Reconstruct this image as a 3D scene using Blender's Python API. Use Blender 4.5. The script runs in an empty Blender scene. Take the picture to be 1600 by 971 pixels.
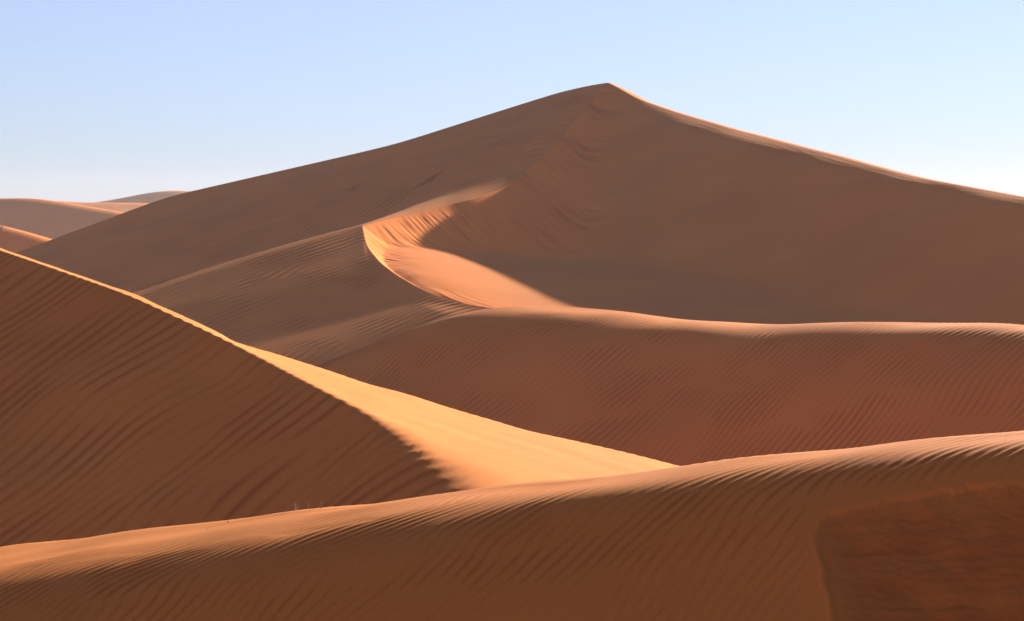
import bpy, math
import numpy as np

# ------------------------------------------------------------------ camera, sky, sun, exposure
scene = bpy.context.scene
CAM_Z = 20.0                 # eye height above the plain, metres
FOCAL = 4000.0               # focal length in pixels of a 1600-wide frame
HORIZON = 330.0              # row of the level horizon in that frame
PITCH = math.atan((485.5 - HORIZON) / FOCAL)

cam_data = bpy.data.cameras.new('camera')
cam = bpy.data.objects.new('camera', cam_data)
scene.collection.objects.link(cam)
cam.location = (0, 0, CAM_Z)
cam.rotation_euler = (math.pi / 2 - PITCH, 0, 0)
cam_data.sensor_width = 36
cam_data.lens = 36 * FOCAL / 1600
cam_data.clip_start = 0.5
cam_data.clip_end = 30000
scene.camera = cam

SUN_AZ, SUN_EL = math.radians(35), math.radians(14.4)     # azimuth to the right of the view, elevation
world = bpy.data.worlds.new('World')
scene.world = world
world.use_nodes = True
nt = world.node_tree
sky = nt.nodes.new('ShaderNodeTexSky')
sky.sky_type = 'NISHITA'
sky.sun_disc = False
sky.sun_elevation = SUN_EL
sky.sun_rotation = SUN_AZ
sky.air_density = 0.8
sky.dust_density = 0.06
sky.ozone_density = 5.0
nt.nodes['Background'].inputs['Strength'].default_value = 0.05
hsv = nt.nodes.new('ShaderNodeHueSaturation')             # a dusty, paler sky all round
hsv.inputs['Saturation'].default_value = 0.62
nt.links.new(sky.outputs[0], hsv.inputs['Color'])
gam = nt.nodes.new('ShaderNodeGamma')                     # dust evens out the step from zenith to horizon
gam.inputs['Gamma'].default_value = 0.95
tint = nt.nodes.new('ShaderNodeMix')                      # white balance of the sky
tint.data_type = 'RGBA'
tint.blend_type = 'MULTIPLY'
tint.inputs[0].default_value = 1.0
tint.inputs[7].default_value = (0.745, 0.735, 0.875, 1)
nt.links.new(hsv.outputs[0], tint.inputs[6])
nt.links.new(tint.outputs[2], gam.inputs['Color'])
nt.links.new(gam.outputs[0], nt.nodes['Background'].inputs['Color'])

sun_data = bpy.data.lights.new('sun', 'SUN')
sun_data.energy = 5.0
sun_data.angle = math.radians(0.53)
sun_data.color = (1.0, 0.965, 0.86)
sun = bpy.data.objects.new('sun', sun_data)
scene.collection.objects.link(sun)
sun.location = (200, 200, 200)
sun.rotation_euler = (math.pi / 2 - SUN_EL, 0, math.pi - SUN_AZ)

vs = scene.view_settings
vs.view_transform = 'Standard'
vs.look = 'None'
vs.exposure = 1.76
vs.gamma = 1.0
vs.use_curve_mapping = False
scene.cycles.use_denoising = True
scene.cycles.max_bounces = 8
scene.cycles.diffuse_bounces = 5
scene.cycles.volume_bounces = 1

# ------------------------------------------------------------------ helpers
SINP, COSP = math.sin(PITCH), math.cos(PITCH)


def pix(px, py, d):
    """point seen at a pixel of the 1600 x 971 frame, d metres ahead"""
    px, py, d = np.broadcast_arrays(np.asarray(px, float), np.asarray(py, float), np.asarray(d, float))
    a = (px - 800) / FOCAL
    b = -(py - 485.5) / FOCAL
    vy = COSP + b * SINP
    vz = -SINP + b * COSP
    k = d / vy
    return np.stack([a * k, d, CAM_Z + vz * k], -1)


def akima(xs, ys, q):
    xs, ys, q = np.asarray(xs, float), np.asarray(ys, float), np.asarray(q, float)
    n = len(xs)
    if n == 2:
        return ys[0] + (ys[1] - ys[0]) * (q - xs[0]) / (xs[1] - xs[0])
    m = np.diff(ys) / np.diff(xs)
    mm = np.concatenate([[3 * m[0] - 2 * m[1], 2 * m[0] - m[1]], m, [2 * m[-1] - m[-2], 3 * m[-1] - 2 * m[-2]]])
    dm = np.abs(np.diff(mm))
    w1, w2 = dm[2:] + 1e-6, dm[:-2] + 1e-6
    t = (w1 * mm[1:-2] + w2 * mm[2:-1]) / (w1 + w2)
    i = np.clip(np.searchsorted(xs, q) - 1, 0, n - 2)
    h = xs[i + 1] - xs[i]
    u = (q - xs[i]) / h
    return (ys[i] * (1 + 2 * u) * (1 - u) ** 2 + h * t[i] * u * (1 - u) ** 2
            + ys[i + 1] * u * u * (3 - 2 * u) + h * t[i + 1] * u * u * (u - 1))


def rail(points, n, smooth=0):
    """curve through (px, py, distance) control points, n samples evenly along its chord, as 3D points"""
    p = np.asarray(points, float)
    c = np.concatenate([[0], np.cumsum(np.hypot(np.diff(p[:, 0]), np.diff(p[:, 1])))])
    q = np.linspace(0, c[-1], n)
    w = [akima(c, p[:, k], q) for k in range(3)]
    if smooth:
        w = [blur(v, smooth) for v in w]
    return pix(*w)


def blur(v, sig, axis=0):
    r = int(3 * sig) + 1
    k = np.exp(-0.5 * (np.arange(-r, r + 1) / sig) ** 2)
    k /= k.sum()

    def one(a):
        lo = 2 * a[0] - a[1:r + 1][::-1]
        hi = 2 * a[-1] - a[-r - 1:-1][::-1]
        return np.convolve(np.concatenate([lo, a, hi]), k, 'valid')
    return np.apply_along_axis(one, axis, v)


def sstep(a, b, x):
    t = np.clip((x - a) / (b - a), 0, 1)
    return t * t * (3 - 2 * t)


def noise(x, y, size, seed, n=26, stretch=1.0, ang=0.0):
    """smooth random field, about -1..1, features of the given size (metres); stretched along ang"""
    r = np.random.default_rng(seed)
    ca, sa = math.cos(ang), math.sin(ang)
    u, v = (x * ca + y * sa) / stretch, -x * sa + y * ca
    out = np.zeros(np.broadcast(x, y).shape)
    for _ in range(n):
        a = r.uniform(0, 2 * math.pi)
        k = 2 * math.pi / size * r.uniform(0.45, 1.25)
        out += np.cos(k * (math.cos(a) * u + math.sin(a) * v) + r.uniform(0, 6.283))
    return out * math.sqrt(2.0 / n) * 0.6


def ripples(x, y, length, ang, seed, spread=7.0, band=0.16, n=16, bend=0.0, bend_size=20.0):
    """wind ripples: crest lines run along plan angle ang, wavelength length; height -0.5..0.5, forks where waves beat; and a mask of lee-side shade to paint as dark lines"""
    r = np.random.default_rng(seed)
    if bend:
        x = x + bend * noise(x, y, bend_size, seed + 5)
        y = y + bend * noise(x, y, bend_size, seed + 6)
    z = np.zeros(np.broadcast(x, y).shape, complex)
    for _ in range(n):
        a = math.radians(ang + r.normal(0, spread)) - math.pi / 2
        k = 2 * math.pi / (length * (1 + r.uniform(-band, band)))
        z += np.exp(1j * (k * (math.cos(a) * x + math.sin(a) * y) + r.uniform(0, 6.283)))
    m = np.abs(z) / math.sqrt(n)
    ph = np.angle(z)
    u = (ph + math.pi) / (2 * math.pi)
    lee = 0.30                                        # share of the wavelength taken by the steep downwind side
    prof = np.where(u < 1 - lee, 0.5 - 0.5 * np.cos(math.pi * u / (1 - lee)), 0.5 + 0.5 * np.cos(math.pi * (u - 1 + lee) / lee))
    m = np.clip(m * 1.15, 0.0, 1.0)
    pattern = np.exp(-((u - 0.80) / 0.11) ** 2) * m         # lee-side shade, painted as a dark line just past each crest
    return (prof - 0.5) * m, pattern


def normals(P):
    du = np.gradient(P, axis=0)
    dv = np.gradient(P, axis=1)
    n = np.cross(du, dv)
    n /= np.linalg.norm(n, axis=-1, keepdims=True) + 1e-12
    return n * np.where(n[..., 2:3] < 0, -1.0, 1.0)


def displace(P, h):
    return P + normals(P) * h[..., None]


def sheet(name, P, material, parent=None, shade_and_marks=None, warm_bounce=None):
    """grid of points -> one smooth mesh object, faces up"""
    nu, nv = P.shape[:2]
    me = bpy.data.meshes.new(name)
    idx = np.arange(nu * nv).reshape(nu, nv)
    a, b, c, d = idx[:-1, :-1], idx[1:, :-1], idx[1:, 1:], idx[:-1, 1:]
    e1, e2 = P[nu // 2 + 1, nv // 2] - P[nu // 2, nv // 2], P[nu // 2, nv // 2 + 1] - P[nu // 2, nv // 2]
    if np.cross(e1, e2)[2] < 0:
        b, d = d, b
    f = np.stack([a, b, c, d], -1).reshape(-1)
    nf = len(f) // 4
    me.vertices.add(nu * nv)
    me.vertices.foreach_set('co', P.reshape(-1).astype(np.float32))
    me.loops.add(nf * 4)
    me.loops.foreach_set('vertex_index', f.astype(np.int32))
    me.polygons.add(nf)
    me.polygons.foreach_set('loop_start', np.arange(0, nf * 4, 4, dtype=np.int32))
    me.polygons.foreach_set('use_smooth', np.ones(nf, dtype=bool))
    me.update(calc_edges=True)
    if shade_and_marks is not None:                                # ripple shade painted into the colour, plus darker marks and streaks
        me.attributes.new('shade_and_marks', 'FLOAT', 'POINT').data.foreach_set('value', shade_and_marks.reshape(-1).astype(np.float32))
    if warm_bounce is not None:                                 # warm bounced light painted into the slip face colour
        me.attributes.new('warm_bounce', 'FLOAT', 'POINT').data.foreach_set('value', warm_bounce.reshape(-1).astype(np.float32))
    me.materials.append(material)
    o = bpy.data.objects.new(name, me)
    scene.collection.objects.link(o)
    o.parent = parent
    return o


def hill(name, loc, label):
    o = bpy.data.objects.new(name, None)
    o.empty_display_size = 1
    scene.collection.objects.link(o)
    o.location = loc
    setting(o, label)
    return o


def setting(o, label=None):
    o['kind'] = 'structure'
    if label:
        o['label'] = label


def under(o, parent):
    """parent without moving: mesh data are in world metres"""
    o.parent = parent
    o.matrix_parent_inverse = parent.matrix_basis.inverted()


# ------------------------------------------------------------------ sand
def sand_material(name, base, pattern=1.0):
    m = bpy.data.materials.new(name)
    m.use_nodes = True
    n, l = m.node_tree.nodes, m.node_tree.links
    bs = n['Principled BSDF']
    bs.inputs['Roughness'].default_value = 0.95
    bs.inputs['Specular IOR Level'].default_value = 0.05
    geo = n.new('ShaderNodeNewGeometry')
    big = n.new('ShaderNodeTexNoise')
    big.inputs['Scale'].default_value = 0.11
    big.inputs['Detail'].default_value = 4
    fine = n.new('ShaderNodeTexNoise')
    fine.inputs['Scale'].default_value = 9.0 / pattern
    fine.inputs['Detail'].default_value = 8
    fine.inputs['Roughness'].default_value = 0.75
    l.new(geo.outputs['Position'], big.inputs['Vector'])
    l.new(geo.outputs['Position'], fine.inputs['Vector'])
    r1 = n.new('ShaderNodeValToRGB')
    r1.color_ramp.elements[0].position = 0.30
    r1.color_ramp.elements[1].position = 0.72
    b = np.array(base)
    r1.color_ramp.elements[0].color = (*(b * np.array([0.93, 0.89, 0.86])), 1)
    r1.color_ramp.elements[1].color = (*(b * np.array([1.06, 1.09, 1.12])), 1)
    l.new(big.outputs['Fac'], r1.inputs['Fac'])
    mp = n.new('ShaderNodeMapRange')
    mp.inputs['From Min'].default_value = 0.25
    mp.inputs['From Max'].default_value = 0.75
    mp.inputs['To Min'].default_value = 0.85
    mp.inputs['To Max'].default_value = 1.12
    l.new(fine.outputs['Fac'], mp.inputs['Value'])
    mul = n.new('ShaderNodeVectorMath')
    mul.operation = 'SCALE'
    l.new(r1.outputs['Color'], mul.inputs[0])
    l.new(mp.outputs['Result'], mul.inputs['Scale'])
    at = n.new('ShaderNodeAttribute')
    at.attribute_name = 'shade_and_marks'
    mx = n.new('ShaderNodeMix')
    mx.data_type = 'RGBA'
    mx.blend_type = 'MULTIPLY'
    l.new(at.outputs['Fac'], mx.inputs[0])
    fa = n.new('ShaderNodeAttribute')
    fa.attribute_name = 'warm_bounce'
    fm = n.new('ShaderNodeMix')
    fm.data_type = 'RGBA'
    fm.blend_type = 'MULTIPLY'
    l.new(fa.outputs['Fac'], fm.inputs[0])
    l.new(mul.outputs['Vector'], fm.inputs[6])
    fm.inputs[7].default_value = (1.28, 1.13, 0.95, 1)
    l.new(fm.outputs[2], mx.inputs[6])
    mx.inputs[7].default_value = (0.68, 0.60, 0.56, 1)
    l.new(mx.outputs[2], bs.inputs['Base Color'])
    bump = n.new('ShaderNodeBump')
    bump.inputs['Strength'].default_value = 0.35
    bump.inputs['Distance'].default_value = 0.02 * pattern
    l.new(fine.outputs['Fac'], bump.inputs['Height'])
    l.new(bump.outputs['Normal'], bs.inputs['Normal'])
    return m


SAND_RGB = (0.65, 0.194, 0.034)
SAND = sand_material('sand', SAND_RGB)
SAND_NEAR = sand_material('sand_near', SAND_RGB, 0.45)
SAND_FAR = sand_material('sand_far', SAND_RGB, 6.0)

# ------------------------------------------------------------------ the plain
g = 14000.0
lin = np.linspace(-1, 1, 60)
gx, gy = np.meshgrid(np.sign(lin) * np.abs(lin) ** 2 * g, np.sign(lin) * np.abs(lin) ** 2 * g, indexing='ij')
setting(sheet('ground', np.stack([gx, gy, 0 * gx + 0.6 * noise(gx, gy, 300, 1) - 0.8], -1), SAND_FAR), 'flat sandy plain between the dunes')

# ------------------------------------------------------------------ the great dune
main = hill('dune_hill', (0, 240, 0), 'great peaked dune with a curved brink and a hollow slip face')
FACE = np.array([0.6, -0.8])

K1 = [(-420, 520, 279), (-200, 468, 278), (-90, 434, 280), (28, 394, 285), (80, 375, 287.6), (150, 349, 291), (230, 319.5, 295),
      (300, 299, 297), (400, 276, 296), (500, 253, 295), (600, 229.5, 294.3), (700, 199.5, 296.8), (780, 174, 299), (860, 149, 301.5), (905, 137.5, 301.5), (950, 129.5, 300)]
K3 = [(-420, 640, 189.7), (-200, 580, 197), (0, 520, 205), (110, 490, 208.9), (215, 460, 212.7), (300, 431.5, 217.5), (400, 400, 222.9), (500, 371.5, 227.5), (545, 360, 229.3), (566, 354.5, 230)]
SR = [(566, 354.5, 235), (600, 345, 239), (640, 336, 243), (690, 323.5, 247.5), (740, 311, 251), (790, 292, 256.5), (830, 262, 265.5), (870, 223, 277), (905, 181, 288.5), (950, 129.5, 300)]
K5 = [(566, 354.5, 230), (568.5, 364, 227), (571.5, 377, 223.4), (579, 392, 219.2), (600, 415, 212.7), (625, 433, 207.7), (660, 452.5, 202.2), (700, 468, 197.8), (740, 477.5, 194.8), (790, 484, 192.3), (850, 489, 189.8)]


def by_px(points, q):
    p = np.asarray(points, float)
    return pix(q, akima(p[:, 0], p[:, 1], q), akima(p[:, 0], p[:, 2], q))


APRON = (0.12, 0.222, (-13.75, 235.0, -1.44))             # gradient and a point (relative to the eye) of the apron's plane
WIND = (0.26, 0.21, (11.25, 300.0, 15.0))                 # the same for the windward slope


def on_plane(px, py, pl):
    gx, gy, (x0, y0, z0) = pl
    a, b = (px - 800) / FOCAL, -(py - 485.5) / FOCAL
    vy, vz = COSP + b * SINP, -SINP + b * COSP
    return pix(px, py, (z0 - gx * x0 - gy * y0) / ((vz - gx * a) / vy - gy))


def apron(q):
    """edge of the rippled apron: the fold on the left, the brink of the hollow on the right, on one inclined plane"""
    p = np.asarray(K3[:-1] + K5, float)
    return on_plane(q, akima(p[:, 0], p[:, 1], q), APRON)


def skyline(q):
    p = np.asarray(K1, float)
    return on_plane(q, akima(p[:, 0], p[:, 1], q), WIND)


# windward slope: from the skyline crest down to the brink, or to the fold in front of it
NU, NV = 770, 340
q = np.linspace(-170, 950, NU)
top = skyline(q)
bot = np.where((q < 566)[:, None], apron(np.minimum(q, 566)), by_px(SR, np.maximum(q, 566)))
v = np.linspace(0, 1, NV)[None, :, None]
P = top[:, None] * (1 - v) + bot[:, None] * v
vv = v[..., 0]
plane = CAM_Z + 15 + WIND[0] * (P[..., 0] - 11.25) + WIND[1] * (P[..., 1] - 300)
P[..., 2] = plane + (top[:, 2] - plane[:, 0])[:, None] * sstep(0.3, 0, vv) + (bot[:, 2] - plane[:, -1])[:, None] * sstep((0.76 - 0.10 * sstep(560, 650, q))[:, None], 1.0, vv)
x, y = P[..., 0], P[..., 1]
P[..., 2] += 0.05 * noise(x, y, 16, 11) * np.sin(math.pi * vv)
edge = np.sin(math.pi * np.clip(vv, 0, 1)) ** 0.35
rip, lee_shade = ripples(x, y, 0.95, 58, 12, spread=2.5, band=0.07, bend=0.5, bend_size=14)
amt = edge * (0.6 + 0.4 * noise(x, y, 9, 13)).clip(0, 1)
h = 0.11 * rip * amt
# two small scarps on the slope, coloured darker than the sand around
scar = np.zeros_like(h)
for cx, cy, cd, ln, dp in ((668, 281, 257, 2.6, 0.30), (552, 294, 258, 1.0, 0.14)):
    c = on_plane(cx, cy, WIND)
    ax, ay = (x - c[0]), (y - c[1])
    d0 = math.radians(62)
    al, ac = ax * math.cos(d0) + ay * math.sin(d0), -ax * math.sin(d0) + ay * math.cos(d0)
    scar = np.maximum(scar, np.exp(-(al / ln) ** 2) * np.exp(-(ac / 0.45) ** 2))
    h -= dp * np.exp(-(al / ln) ** 2) * np.exp(-np.clip(ac, 0, None) / 0.15) * np.exp(-np.clip(-ac, 0, None) / 0.9)
P = displace(P, h)
o = sheet('windward_slope', P, SAND, shade_and_marks=np.minimum(lee_shade * amt + 1.2 * scar, 1.4))
under(o, main)

# back of the dune, away from the camera
KD = np.array([0.390, -0.92081])                            # the right-hand crest runs this way in plan
k4 = [(950, 129.5), (965, 137), (980, 145.5), (1000, 156), (1020, 163.5), (1055, 175.5), (1100, 189), (1150, 203.5), (1180, 211), (1240, 227), (1300, 242),
      (1360, 258.5), (1430, 276.5), (1500, 290), (1600, 308.5), (1720, 334), (1850, 372), (2000, 430), (2150, 500)]
K4 = []
for a_, b_ in k4:
    kk = (a_ - 800) / FOCAL
    s_ = (300 * kk - 11.25) / (KD[0] - KD[1] * kk)
    K4.append((a_, b_, 300 + KD[1] * s_))
crest = np.concatenate([skyline(np.linspace(-170, 950, 160))[:-1], by_px(K4, np.linspace(950, 2150, 160))])
t = np.linspace(0, 1, 40)[None, :]
dirx = np.concatenate([np.full(159, 0.25), np.full(160, 0.9)])
dirx = blur(dirx, 18)
run = t ** 1.5 * 75
B = np.repeat(crest[:, None], 40, 1)
B[..., 0] += dirx[:, None] * run
B[..., 1] += np.sqrt(1 - np.clip(dirx, -1, 1) ** 2)[:, None] * run
B[..., 2] = np.maximum(crest[:, None, 2] - (run - 3 * (1 - np.exp(-run / 3))) * 0.42 - 0.02 * run, -1.0)
o = sheet('back_slope', B, SAND)
under(o, main)

# hollow: slip face under the brink, right-hand slope under the other crest
qk = np.concatenate([np.linspace(850, 580, 110), np.linspace(579.6, 566, 50)])
k5 = apron(qk)
sr = by_px(SR, np.linspace(566, 950, 330))
kr = by_px(K4, np.linspace(950, 2150, 420))
U = np.concatenate([k5[:-1], sr[:-1], kr])
brink = np.concatenate([k5[:-1], sr])
nU = len(U)
Lw = np.zeros_like(U)                                     # where each row of the sheet ends, on the floor of the hollow
for k_, (p0, p1, p2) in enumerate((((6, 9), (9, 13), (13, 62)), ((199, 203), (203, 200), (200, 158)))):
    Lw[:, k_] = np.concatenate([np.linspace(*p0, len(k5) - 1), np.linspace(*p1, len(sr) - 1), np.linspace(*p2, len(kr))])
Lw[:, :2] = blur(Lw[:, :2], 20)
NT = 200
tt = (np.linspace(0, 1, NT) ** 1.15)[None, :, None]
P = U[:, None] * (1 - tt) + Lw[:, None] * tt
x, y = P[..., 0], P[..., 1]


def hollow(x, y):
    zs = np.full(x.shape, -1e9)
    near = np.full(x.shape, 1e9)
    pts = np.concatenate([brink[:-1:3], brink[-1:]])
    for a, b in zip(pts[:-1], pts[1:]):                    # angle of repose below every piece of the brink
        e = b - a
        f = np.clip(((x - a[0]) * e[0] + (y - a[1]) * e[1]) / (e[0] ** 2 + e[1] ** 2), 0, 1)
        d = np.hypot(x - a[0] - f * e[0], y - a[1] - f * e[1])
        zs = np.maximum(zs, a[2] + f * e[2] - 0.61 * d)
        near = np.minimum(near, d)
    al = (x - 11.25) * KD[0] + (y - 300) * KD[1]
    qd = (x - 11.25) * KD[1] - (y - 300) * KD[0]
    sa = np.array([(300 - p[2]) / -KD[1] for p in K4])
    zk = by_px(K4, np.array([p[0] for p in K4], float))[:, 2]
    zc = akima(sa, zk, np.clip(al, 0, sa[-1]))
    qd = np.clip(qd, 0, None)
    w = 1.7 + 1.8 * sstep(6, 24, al) + 0.7 * noise(al, al * 0, 12, 31) - 1.5 * sstep(40, 80, al)
    m1, m2 = 0.09, 0.49
    G = m1 * qd + (m2 - m1) * (0.9 * np.logaddexp(0, (qd - w) / 0.9) - 0.9 * np.logaddexp(0, -w / 0.9))
    G = np.where(G < 8, G, 8 + 9 * (1 - np.exp(-(G - 8) / 9)))
    zc = zc - G - 3 * np.clip(-al, 0, None) * 0.2
    u = (y - 201) * 0.91 - (x - 5.3) * 0.41                # the floor climbs towards the back left
    u = 5 * np.logaddexp(0, u / 5)
    fl = CAM_Z - 8.05 - 0.8 * np.exp(-near / 4.0) - 0.85 * np.tanh((x + 4) / 7) + 6.4 * np.tanh(u / 42) - 0.16 * 3 * np.logaddexp(0, (198 - y) / 3) * sstep(-1, 8, x)
    k = 0.03 + 0.40 * sstep(0.5, 4.0, near)
    mx = np.maximum(np.maximum(zs, zc), fl)
    return mx + k * np.log(np.exp((zs - mx) / k) + np.exp((zc - mx) / (k * 1.6)) + np.exp((fl - mx) / k)), zs, zc, fl


z, zs, zc, fl = hollow(x, y)
tt2 = tt[..., 0]
lift = z[:, :1] - U[:, None, 2]
P[..., 2] = z - lift * np.exp(-tt2 * 18)
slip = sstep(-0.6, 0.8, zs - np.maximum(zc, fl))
across = x * 0.8 + y * 0.6
down = x * 0.6 - y * 0.8
aw = across + 0.3 * noise(x, y, 9, 41)
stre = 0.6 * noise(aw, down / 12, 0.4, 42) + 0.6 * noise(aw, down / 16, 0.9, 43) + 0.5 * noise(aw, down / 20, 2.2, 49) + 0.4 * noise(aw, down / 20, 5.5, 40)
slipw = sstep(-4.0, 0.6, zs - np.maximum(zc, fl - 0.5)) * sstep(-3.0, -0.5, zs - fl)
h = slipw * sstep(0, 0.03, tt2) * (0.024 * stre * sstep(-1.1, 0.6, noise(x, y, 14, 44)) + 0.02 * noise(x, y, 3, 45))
h = h + (1 - slip) * 0.03 * noise(x, y, 12, 46) * sstep(0, 0.1, tt2)
# striations on the right-hand crest
qd0 = (x - 11.25) * KD[1] - (y - 300) * KD[0]
h = h + 0.014 * ripples(x, y, 0.8, -60, 47, bend=0.8)[0] * np.exp(-(qd0 / 5) ** 2) * (1 - slip) * sstep(0, 0.02, tt2)
P = displace(P, h)
o = sheet('slip_face', P, SAND, warm_bounce=sstep(-4.5, 1.0, zs - np.maximum(zc, fl - 1.0)), shade_and_marks=(0.10 * (1 - slipw) * (1 + noise(x, y, 14, 39, stretch=3, ang=-1.1)) + slipw * (0.12 + 0.50 * stre * sstep(-0.7, 0.7, noise(x, y, 9, 48)))).clip(0, 1))
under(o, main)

# rippled apron in front of the brink
NV = 360
qa = np.concatenate([np.linspace(-150, 100, 60)[:-1], np.linspace(100, 566, 330)[:-1], np.linspace(566, 580, 16)[:-1], np.linspace(580, 850, 190)])
NU = len(qa)
back = apron(qa)
dep = np.minimum(np.linspace(236.5, 168, NV)[None, :], back[:, 1:2])        # columns run towards the eye, cut off at the brink
x, y = (back[:, 0] / back[:, 1])[:, None] * dep, dep
dist = back[:, 1:2] - dep
pp = y - 0.67 * x - 213.8
z = CAM_Z - 1.44 + APRON[0] * (x + 13.75) + APRON[1] * (y - 235)
z = z - 0.28 * np.sin((pp + 3) / 5.4) * np.exp(-(pp / 15) ** 2) * sstep(0, 6, dist)          # a flatter band across the slope
z = z + 0.16 * (1 - np.exp(-dist * 0.9)) * np.exp(-dist * 0.13) * sstep(566, 480, qa)[:, None]
z = z + 0.03 * noise(x, y, 11, 51, stretch=2.5, ang=0.9) * sstep(0, 5, dist)
P = np.stack([x, y, z], -1)
rip, lee_shade = ripples(x, y, 0.90, 50, 52, spread=3.5, band=0.10, bend=0.3, bend_size=9)
amt = sstep(0, 1.2, dist) * (0.6 + 0.5 * noise(x, y, 6, 53)).clip(0.05, 1)
h = 0.095 * rip * amt
P = displace(P, h)
o = sheet('rippled_apron', P, SAND, shade_and_marks=lee_shade * amt)
under(o, main)

# ------------------------------------------------------------------ dunes swept from a crest line and a cross profile
def swept(crest, face, tb, tf, slope, zfun):
    """crest points + plan direction towards which the face drops; tb behind, tf in front (metres, 1D arrays)"""
    t = np.concatenate([-tb[::-1], tf])
    P = np.repeat(crest[:, None], len(t), 1)
    P[..., 0] += face[0] * t
    P[..., 1] += face[1] * t
    P[..., 2] += zfun(t[None, :])
    return P, t


# middle dune on the right
E = [(380, 638, 169), (515, 580.5, 169), (640, 529, 168), (700, 507, 167), (760, 488, 166), (800, 480.5, 165), (840, 478.5, 164), (905, 481.5, 162), (1000, 491, 159),
     (1050, 496, 157.5), (1150, 503.5, 155), (1250, 507, 152), (1400, 504, 147), (1480, 504, 144.5), (1600, 509, 140), (1720, 520, 135.5), (1850, 540, 130)]
c = rail(E, 900, 5)
tb = np.linspace(0.15, 1, 24) ** 1.5 * 34
tf = np.concatenate([np.linspace(0, 19, 290), np.linspace(19.3, 34, 14)])


def zE(t):
    m0, m, w, r = -0.05, 0.52, 5.6, 1.7                    # slope at the crest, slope of the face, where it breaks, how softly
    down = m0 * t + (m - m0) * (r * np.logaddexp(0, (t - w) / r) - r * math.log1p(math.exp(-w / r)))
    return -down - np.where(t < 0, 0.30 * (-t - 2.5 * (1 - np.exp(t / 2.5))), 0)


P, t = swept(c, (-0.5, -0.866), tb, tf, None, zE)
P[..., 2] = np.maximum(P[..., 2], 0.5 - 0.02 * np.abs(P[..., 1] - 140))
x, y = P[..., 0], P[..., 1]
rip, lee_shade = ripples(x, y, 0.47, 50, 62, spread=3, band=0.09, bend=0.4, bend_size=12)
amt = (0.72 + 0.4 * noise(x, y, 6, 63)).clip(0.08, 1)
h = 0.070 * rip * amt * (0.5 + 0.5 * sstep(1.5, 5, t))[None, :] + 0.05 * noise(x, y, 7, 64)
P = displace(P, h * sstep(-12, -3, t)[None, :])
o = sheet('dune_hill', P, SAND, shade_and_marks=lee_shade * amt)
setting(o, 'broad rippled dune with a thin sunlit crest below the hollow')

# near left dune: shaded face, sunlit far side
R1 = [(-260, 276, 108), (-120, 340, 101), (0, 391, 95), (60, 411.5, 92), (125, 434, 89), (205, 463, 86), (267, 491, 83.5), (347, 528.5, 80), (420, 566, 77), (479, 597, 74.5), (547, 632, 71.5), (597, 659, 69),
      (648, 690, 66.5), (696, 722, 64), (744, 757, 61.5), (800, 800, 58.5), (900, 880, 54)]
K7 = [(-260, 275, 109), (-120, 338.8, 102), (0, 389.8, 96), (60, 410.2, 93), (125, 432.7, 90), (205, 461.7, 87), (267, 489.7, 84.5), (347, 527, 81.2), (450, 559, 81), (520, 581, 80.5), (603, 607, 80), (700, 637, 80),
      (800, 666, 79.5), (948, 701, 79), (1063, 729.5, 78.5), (1180, 757, 78), (1400, 800, 77)]
NU = 700
ra = rail(R1, NU, 2)
rk = np.zeros_like(ra)
pr = np.asarray(R1, float)
cr = np.concatenate([[0], np.cumsum(np.hypot(np.diff(pr[:, 0]), np.diff(pr[:, 1])))])
qs = np.linspace(0, cr[-1], NU)
pk = np.asarray(K7, float)
rk = blur(pix(*[akima(cr, pk[:, k], qs) for k in range(3)]), 2)
FD = np.array([-0.45, -0.893])
tf = np.concatenate([np.linspace(0, 14, 236), np.linspace(14.5, 30, 16)])[1:]
tl = np.linspace(0, 1, 46)
to = np.linspace(0.05, 1, 30) ** 1.5 * 26
pxs = akima(cr, pr[:, 0], qs)
kr_ = (0.05 + 0.75 * sstep(540, 780, pxs))[:, None]
dist = np.linalg.norm(rk - ra, axis=1)[:, None]
rows = []
mlit = ((rk[:, 2] - ra[:, 2])[:, None]) / np.maximum(dist, 0.2)
mlit = np.clip(mlit, -0.3, 0.3)
Mf = 0.52


def profF(tt):
    """tt > 0 lit side, tt < 0 shaded face: soft minimum of the two slopes"""
    a1, a2 = mlit * tt, Mf * tt
    return -kr_ * np.logaddexp(-a1 / kr_, -a2 / kr_) + kr_ * math.log(2) * np.exp(-np.abs(tt) * 0.0) * 0


Pf = np.repeat(ra[:, None], len(tf), 1)[:, ::1]
Pf[..., 0] += FD[0] * tf
Pf[..., 1] += FD[1] * tf
Pf[..., 2] += profF(-tf[None, :])
Pl = ra[:, None] * (1 - tl[None, :, None]) + rk[:, None] * tl[None, :, None]
Pl[..., 2] = ra[:, None, 2] + profF(tl[None, :] * dist)
dd = (rk - ra)[:, :2] * sstep(300, 420, pxs)[:, None] + np.array([0.6, 0.8])[None] * (1 - sstep(300, 420, pxs))[:, None]
dd /= np.linalg.norm(dd, axis=1, keepdims=True)
Po = np.repeat(rk[:, None], len(to), 1)
Po[..., 0] += dd[:, None, 0] * to
Po[..., 1] += dd[:, None, 1] * to
Po[..., 2] = Pl[:, -1:, 2] - 0.5 * (to - 0.6 * (1 - np.exp(-to / 0.6))) - 0.02 * to
P = np.concatenate([Pf[:, ::-1], Pl, Po], 1)
P[..., 2] = np.maximum(P[..., 2], 0.2 - 0.02 * np.abs(P[..., 1] - 60))
tall = np.concatenate([-tf[::-1][None, :] + 0 * dist, tl[None, :] * dist, dist + to[None, :]], 1)
x, y = P[..., 0], P[..., 1]
rip, lee_shade = ripples(x, y, 0.70, 46, 72, bend=0.4, bend_size=6, spread=5.5, band=0.15)
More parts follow.
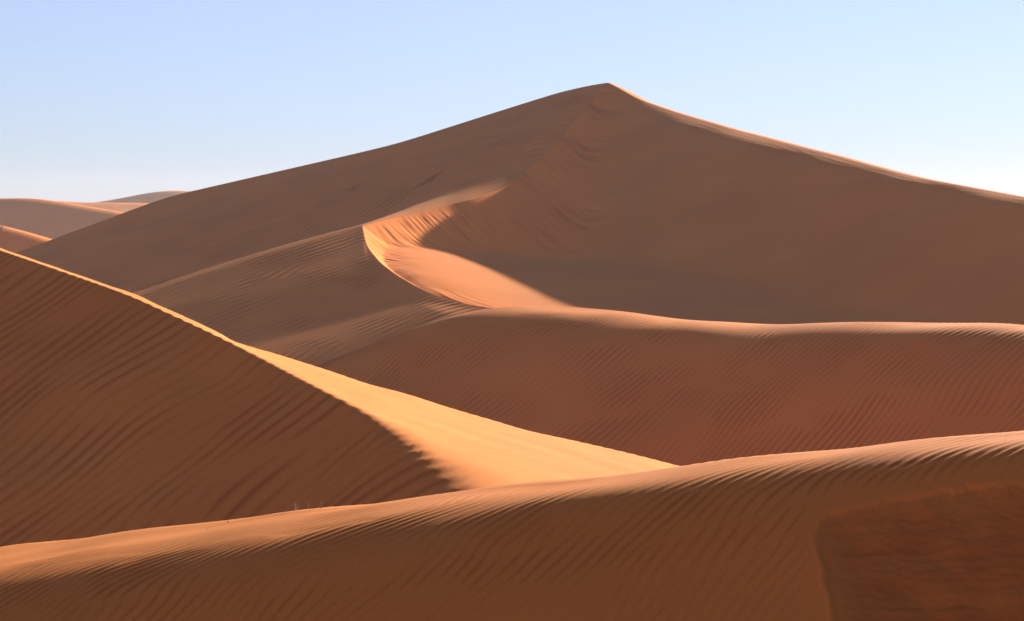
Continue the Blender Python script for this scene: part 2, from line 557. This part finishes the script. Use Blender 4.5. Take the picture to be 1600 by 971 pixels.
h = 0.085 * rip * (0.55 + 0.45 * np.maximum(sstep(0.1, -1.5, tall), sstep(420, 560, pxs)[:, None])) * (0.75 + 0.25 * noise(x, y, 5, 73)) * sstep(0.9, -0.1, tall) + 0.05 * noise(x, y, 5, 74) * sstep(0, -2, tall) + (0.012 * ripples(x, y, 0.34, 60, 75)[0] + 0.012 * noise(x, y, 2.5, 76)) * sstep(0.6, 1.4, tall)
P = displace(P, h)
o = sheet('dune_hill', P, SAND_NEAR, shade_and_marks=lee_shade * (0.72 + 0.5 * noise(x, y, 4, 73)).clip(0.08, 1) * sstep(0.5, -0.3, tall))
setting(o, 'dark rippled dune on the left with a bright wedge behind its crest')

# foreground dune
Hc = [(-150, 875, 47.5), (0, 857, 46), (200, 834, 44), (400, 808.5, 42.5), (560, 789, 41.3), (760, 765, 40), (900, 749, 39), (1070, 729.5, 38), (1200, 714.5, 37.2), (1300, 703.5, 36.5), (1450, 688.5, 35.5), (1600, 675, 34.5),
      (1780, 661, 33.3), (2150, 640, 31.2)]
NU = 880
c = rail(Hc, NU, 4)
pxs = np.linspace(-150, 2150, NU)[:, None]
tb = np.linspace(0.04, 1, 36) ** 1.6 * 20
tf = np.concatenate([np.linspace(0, 9.5, 320), np.linspace(9.7, 24, 22)])
wid = 5.6 - 3.6 * sstep(-200, 1500, pxs)


def zH(t):
    r = 0.20 * wid
    m = 0.55
    m0 = -0.05 + 0.01 * sstep(-100, 1600, pxs)
    return -(-m0 * t + (m + m0) * (r * np.logaddexp(0, (t - wid) / r) - r * np.logaddexp(0, -wid / r))) - np.where(t < 0, 0.25 * (-t - 1.0 * (1 - np.exp(t / 1.0))), 0)


P, t = swept(c, (-0.5, -0.866), tb, tf, None, zH)
P[..., 2] = np.maximum(P[..., 2], 0.4 - 0.02 * np.abs(P[..., 1] - 40))
x, y = P[..., 0], P[..., 1]
rip, lee_shade = ripples(x, y, 0.23, 50, 82, bend=0.15, bend_size=3, spread=6, band=0.15)
fade = (1 - 0.8 * sstep(2.5, 6.5, t)[None, :] * sstep(300, 1100, pxs))                  # smoother sand low on the right
calm = 0.42 + 0.58 * sstep(0.35, 1.15, t[None, :] / wid)                                     # low ripples on the wind-packed crest
h = (0.032 * rip * fade * calm * (0.7 + 0.3 * noise(x, y, 3, 83)) + 0.02 * noise(x, y, 2.5, 84)) * sstep(-6, -0.5, t)[None, :]
rel = P - np.array([0, 0, CAM_Z])
dep = rel[..., 1] * COSP - rel[..., 2] * SINP
ux, uy = 800 + FOCAL * rel[..., 0] / dep, 485.5 - FOCAL * (rel[..., 1] * SINP + rel[..., 2] * COSP) / dep
# an old slump on the right: a scarp with a ragged brow, steeper and rougher sand below it, coloured darker
brow = np.interp(ux, [1200, 1272, 1292, 1330, 1400, 1470, 1530, 1600, 1750, 1950], [900, 818, 803, 792, 776, 765, 755, 752, 760, 790])
rag = 3.0 * noise(ux, uy, 42, 85) + 1.6 * noise(ux, uy, 14, 86)
side = np.interp(uy, [700, 815, 860, 900, 971, 1200], [1262, 1272, 1279, 1289, 1303, 1340]) + 1.6 * noise(uy, ux * 0, 70, 87) + 1.2 * noise(uy, ux * 0, 18, 88)
d1, d2 = (uy - brow - rag) / 110.0, (ux - side) / 95.0
din = -0.09 * np.logaddexp(-d1 / 0.09, -d2 / 0.09)          # metres, roughly, inside the slump
slump = np.where(t[None, :] > 0, np.clip(din, 0, 3), 0)
edge_fade = 1 - 0.85 * sstep(-0.45, 0.02, din) * (t[None, :] > 0)
h = h * edge_fade * (1 - sstep(0, 0.1, slump))
h = h - 0.03 * sstep(0, 0.05, slump) * (1 + 0.5 * noise(ux, uy, 60, 90)) - 0.10 * slump + slump.clip(0, 0.3) / 0.3 * (0.018 * noise(ux, uy, 60, 88, stretch=3.5, ang=-0.12) + 0.010 * noise(ux, uy, 16, 89, stretch=4, ang=-0.15) + 0.006 * noise(ux, uy, 6, 94, stretch=3, ang=-0.1))
h = h + 0.02 * np.exp(-((ux - side + 4) / 3.0) ** 2) * sstep(820, 850, uy)
P = displace(P, h)
o = sheet('dune_hill', P, SAND_NEAR, shade_and_marks=((0.45 * sstep(0, 0.07, slump) + 0.45 * sstep(0, 0.6, slump)) * (1 + 0.15 * noise(ux, uy, 50, 95, stretch=3, ang=-0.12)) + edge_fade * (1 - sstep(0, 0.06, slump)) * lee_shade * fade * calm * (0.55 + 0.65 * noise(x, y, 2.2, 83)).clip(0.08, 1)).clip(0, 1))
setting(o, 'foreground dune with a sunlit rippled crest across the bottom')

# ------------------------------------------------------------------ far dunes at the left horizon
def far(points, label, n=160, back=120, front=160, slope=0.4, face=(-0.6, -0.8), rnd=12, ripple=0.0):
    c = rail(points, n, 3)
    tb = np.linspace(0.05, 1, 24) ** 1.5 * back
    tf = np.linspace(0, 1, 90) ** 1.4 * front
    P, t = swept(c, face, tb, tf, None, lambda t: -np.where(t > 0, slope * (t - rnd * (1 - np.exp(-t / rnd))) + 0.03 * t, 0.3 * (-t - rnd * (1 - np.exp(t / rnd)))))
    P[..., 2] = np.maximum(P[..., 2], -2.0)
    P[..., 2] += 0.004 * P[..., 1] * 0.25 * noise(P[..., 0], P[..., 1], 60, 91) * sstep(2, 30, np.abs(t))[None, :]
    o = sheet('dune_hill', P, SAND_FAR)
    setting(o, label)


far([(-300, 322, 380), (-120, 332, 380), (0, 354, 380), (30, 362, 380), (75, 376.5, 380), (160, 410, 380), (260, 450, 380)], 'small dune with a sunlit edge at the left margin', back=50, front=50, rnd=2.5)
far([(-400, 300, 700), (-150, 303, 700), (0, 310.5, 700), (35, 309.5, 700), (60, 311, 700), (110, 319, 700), (150, 326, 700), (190, 333, 700), (260, 350, 700), (400, 380, 700)], 'grey hazy dune on the left horizon', rnd=6)
far([(-300, 330, 1000), (0, 318, 1000), (60, 313, 1000), (120, 316.5, 1000), (190, 317, 1000), (240, 318.5, 1000), (330, 325, 1000), (500, 340, 1000)], 'pale sunlit dune behind the grey one', rnd=40, slope=0.3)
far([(-200, 335, 1250), (60, 325, 1250), (155, 316, 1250), (200, 308.5, 1250), (240, 300.5, 1250), (265, 297.8, 1250), (300, 299.5, 1250), (380, 310, 1250), (600, 330, 1250)], 'bluish dune farthest away on the horizon', rnd=12, back=120, front=120)

# ------------------------------------------------------------------ dust in the air
HZ = (-700.0, 700.0, -40.0, 1420.0, -4.0, CAM_Z + 17.0)
vsb = [(a_, b_, c_) for a_ in HZ[0:2] for b_ in HZ[2:4] for c_ in HZ[4:6]]
me = bpy.data.meshes.new('haze')
me.from_pydata(vsb, [], [(0, 1, 3, 2), (4, 6, 7, 5), (0, 4, 5, 1), (2, 3, 7, 6), (0, 2, 6, 4), (1, 5, 7, 3)])
hm = bpy.data.materials.new('haze')
hm.use_nodes = True
hn = hm.node_tree.nodes
hn.remove(hn['Principled BSDF'])
pv = hn.new('ShaderNodeVolumePrincipled')
pv.inputs['Color'].default_value = (0.86, 0.87, 0.91, 1)
pv.inputs['Density'].default_value = 0.00013
hm.node_tree.links.new(pv.outputs['Volume'], hn['Material Output'].inputs['Volume'])
me.materials.append(hm)
hz = bpy.data.objects.new('haze', me)
scene.collection.objects.link(hz)
hz['kind'] = 'stuff'
hz['label'] = 'pale dusty haze over the dunes'

# ------------------------------------------------------------------ dry grass and stones
def plain_material(name, rgb, rough=0.8):
    m = bpy.data.materials.new(name)
    m.use_nodes = True
    n, l = m.node_tree.nodes, m.node_tree.links
    bs = n['Principled BSDF']
    bs.inputs['Roughness'].default_value = rough
    t = n.new('ShaderNodeTexNoise')
    t.inputs['Scale'].default_value = 40
    r = n.new('ShaderNodeValToRGB')
    r.color_ramp.elements[0].color = (*[c * 0.75 for c in rgb], 1)
    r.color_ramp.elements[1].color = (*[c * 1.2 for c in rgb], 1)
    l.new(t.outputs['Fac'], r.inputs['Fac'])
    l.new(r.outputs['Color'], bs.inputs['Base Color'])
    return m


GRASS = plain_material('dry_grass', (0.30, 0.22, 0.13))
STONE = plain_material('stone', (0.16, 0.10, 0.07))
bpy.context.view_layer.update()
DG = bpy.context.evaluated_depsgraph_get()


def drop(x, y):
    """height of the sand at a plan position"""
    hit, loc, *_ = scene.ray_cast(DG, (x, y, CAM_Z + 40), (0, 0, -1))
    while hit and _[2].name == 'haze':
        hit, loc, *_ = scene.ray_cast(DG, loc - __import__('mathutils').Vector((0, 0, 0.01)), (0, 0, -1))
    return loc.z


def tuft(px, d, n, height, spread, thick, seed, label, cat='grass tuft', group='dry grass tufts'):
    """thin curved stalks from one root; each stalk a three-sided tapering blade"""
    r = np.random.default_rng(seed)
    bx = (px - 800) / FOCAL * d
    bz = drop(bx, d)
    vs, fs = [], []
    for _ in range(n):
        ang, lean, hh = r.uniform(0, 6.283), r.uniform(0.05, 0.45) ** 1.3 * (1.8 if n > 30 else 1), height * r.uniform(0.55, 1.0)
        ox, oy = r.normal(0, spread, 2)
        base = len(vs)
        for k in range(5):
            f = k / 4
            cx = ox + math.cos(ang) * lean * hh * f * f
            cy = oy + math.sin(ang) * lean * hh * f * f
            cz = hh * (f - 0.12 * lean * f * f) - 0.03 * height * (k == 0) * 2
            w = thick * (1 - 0.8 * f)
            for j in range(3):
                vs.append((cx + w * math.cos(2.094 * j + ang), cy + w * math.sin(2.094 * j + ang), cz))
        for k in range(4):
            for j in range(3):
                a, b = base + 3 * k + j, base + 3 * k + (j + 1) % 3
                fs.append((a, b, b + 3, a + 3))
    me = bpy.data.meshes.new('grass_tuft')
    me.from_pydata(vs, [], fs)
    me.materials.append(GRASS)
    o = bpy.data.objects.new('grass_tuft', me)
    o.location = (bx, d, bz)
    scene.collection.objects.link(o)
    o['label'], o['category'], o['group'] = label, cat, group


def stone(px, d, size, seed, label):
    r = np.random.default_rng(seed)
    bx = (px - 800) / FOCAL * d
    vs, fs = [], []
    for i in range(5):
        th = math.pi * i / 4
        for j in range(8):
            ph = 2 * math.pi * j / 8
            q = 1 + r.uniform(-0.22, 0.22) * (0 < i < 4)
            vs.append((size * q * 1.3 * math.sin(th) * math.cos(ph), size * q * math.sin(th) * math.sin(ph), size * 0.6 * q * math.cos(th)))
    for i in range(4):
        for j in range(8):
            fs.append((8 * i + j, 8 * i + (j + 1) % 8, 8 * (i + 1) + (j + 1) % 8, 8 * (i + 1) + j))
    me = bpy.data.meshes.new('stone')
    me.from_pydata(vs, [], fs)
    me.materials.append(STONE)
    o = bpy.data.objects.new('stone', me)
    o.location = (bx, d, drop(bx, d) + 0.2 * size)
    scene.collection.objects.link(o)
    o['label'], o['category'], o['group'] = label, 'stone', 'small stones on the sand'


tuft(461, 42.35, 9, 0.21, 0.018, 0.0026, 1, 'tall wispy dry grass tuft behind the foreground crest, second from the left')
tuft(449, 42.4, 5, 0.15, 0.015, 0.0024, 2, 'short dry grass tuft behind the foreground crest, leftmost')
tuft(482, 42.25, 6, 0.19, 0.014, 0.0024, 3, 'thin dry grass tuft behind the foreground crest, third from the left')
tuft(501, 42.1, 7, 0.18, 0.014, 0.0025, 4, 'dry grass tuft behind the foreground crest, rightmost')
tuft(3, 378.5, 60, 1.2, 0.16, 0.014, 5, 'bushy pale grass clump on the small dune at the left margin')
stone(355, 42.75, 0.016, 6, 'small dark stone on the edge of the foreground crest')
stone(322, 41.6, 0.013, 7, 'small dark stone on the sunlit slope below the foreground crest')
stone(916, 74.0, 0.022, 8, 'tiny dark stone on the smooth sunlit wedge')
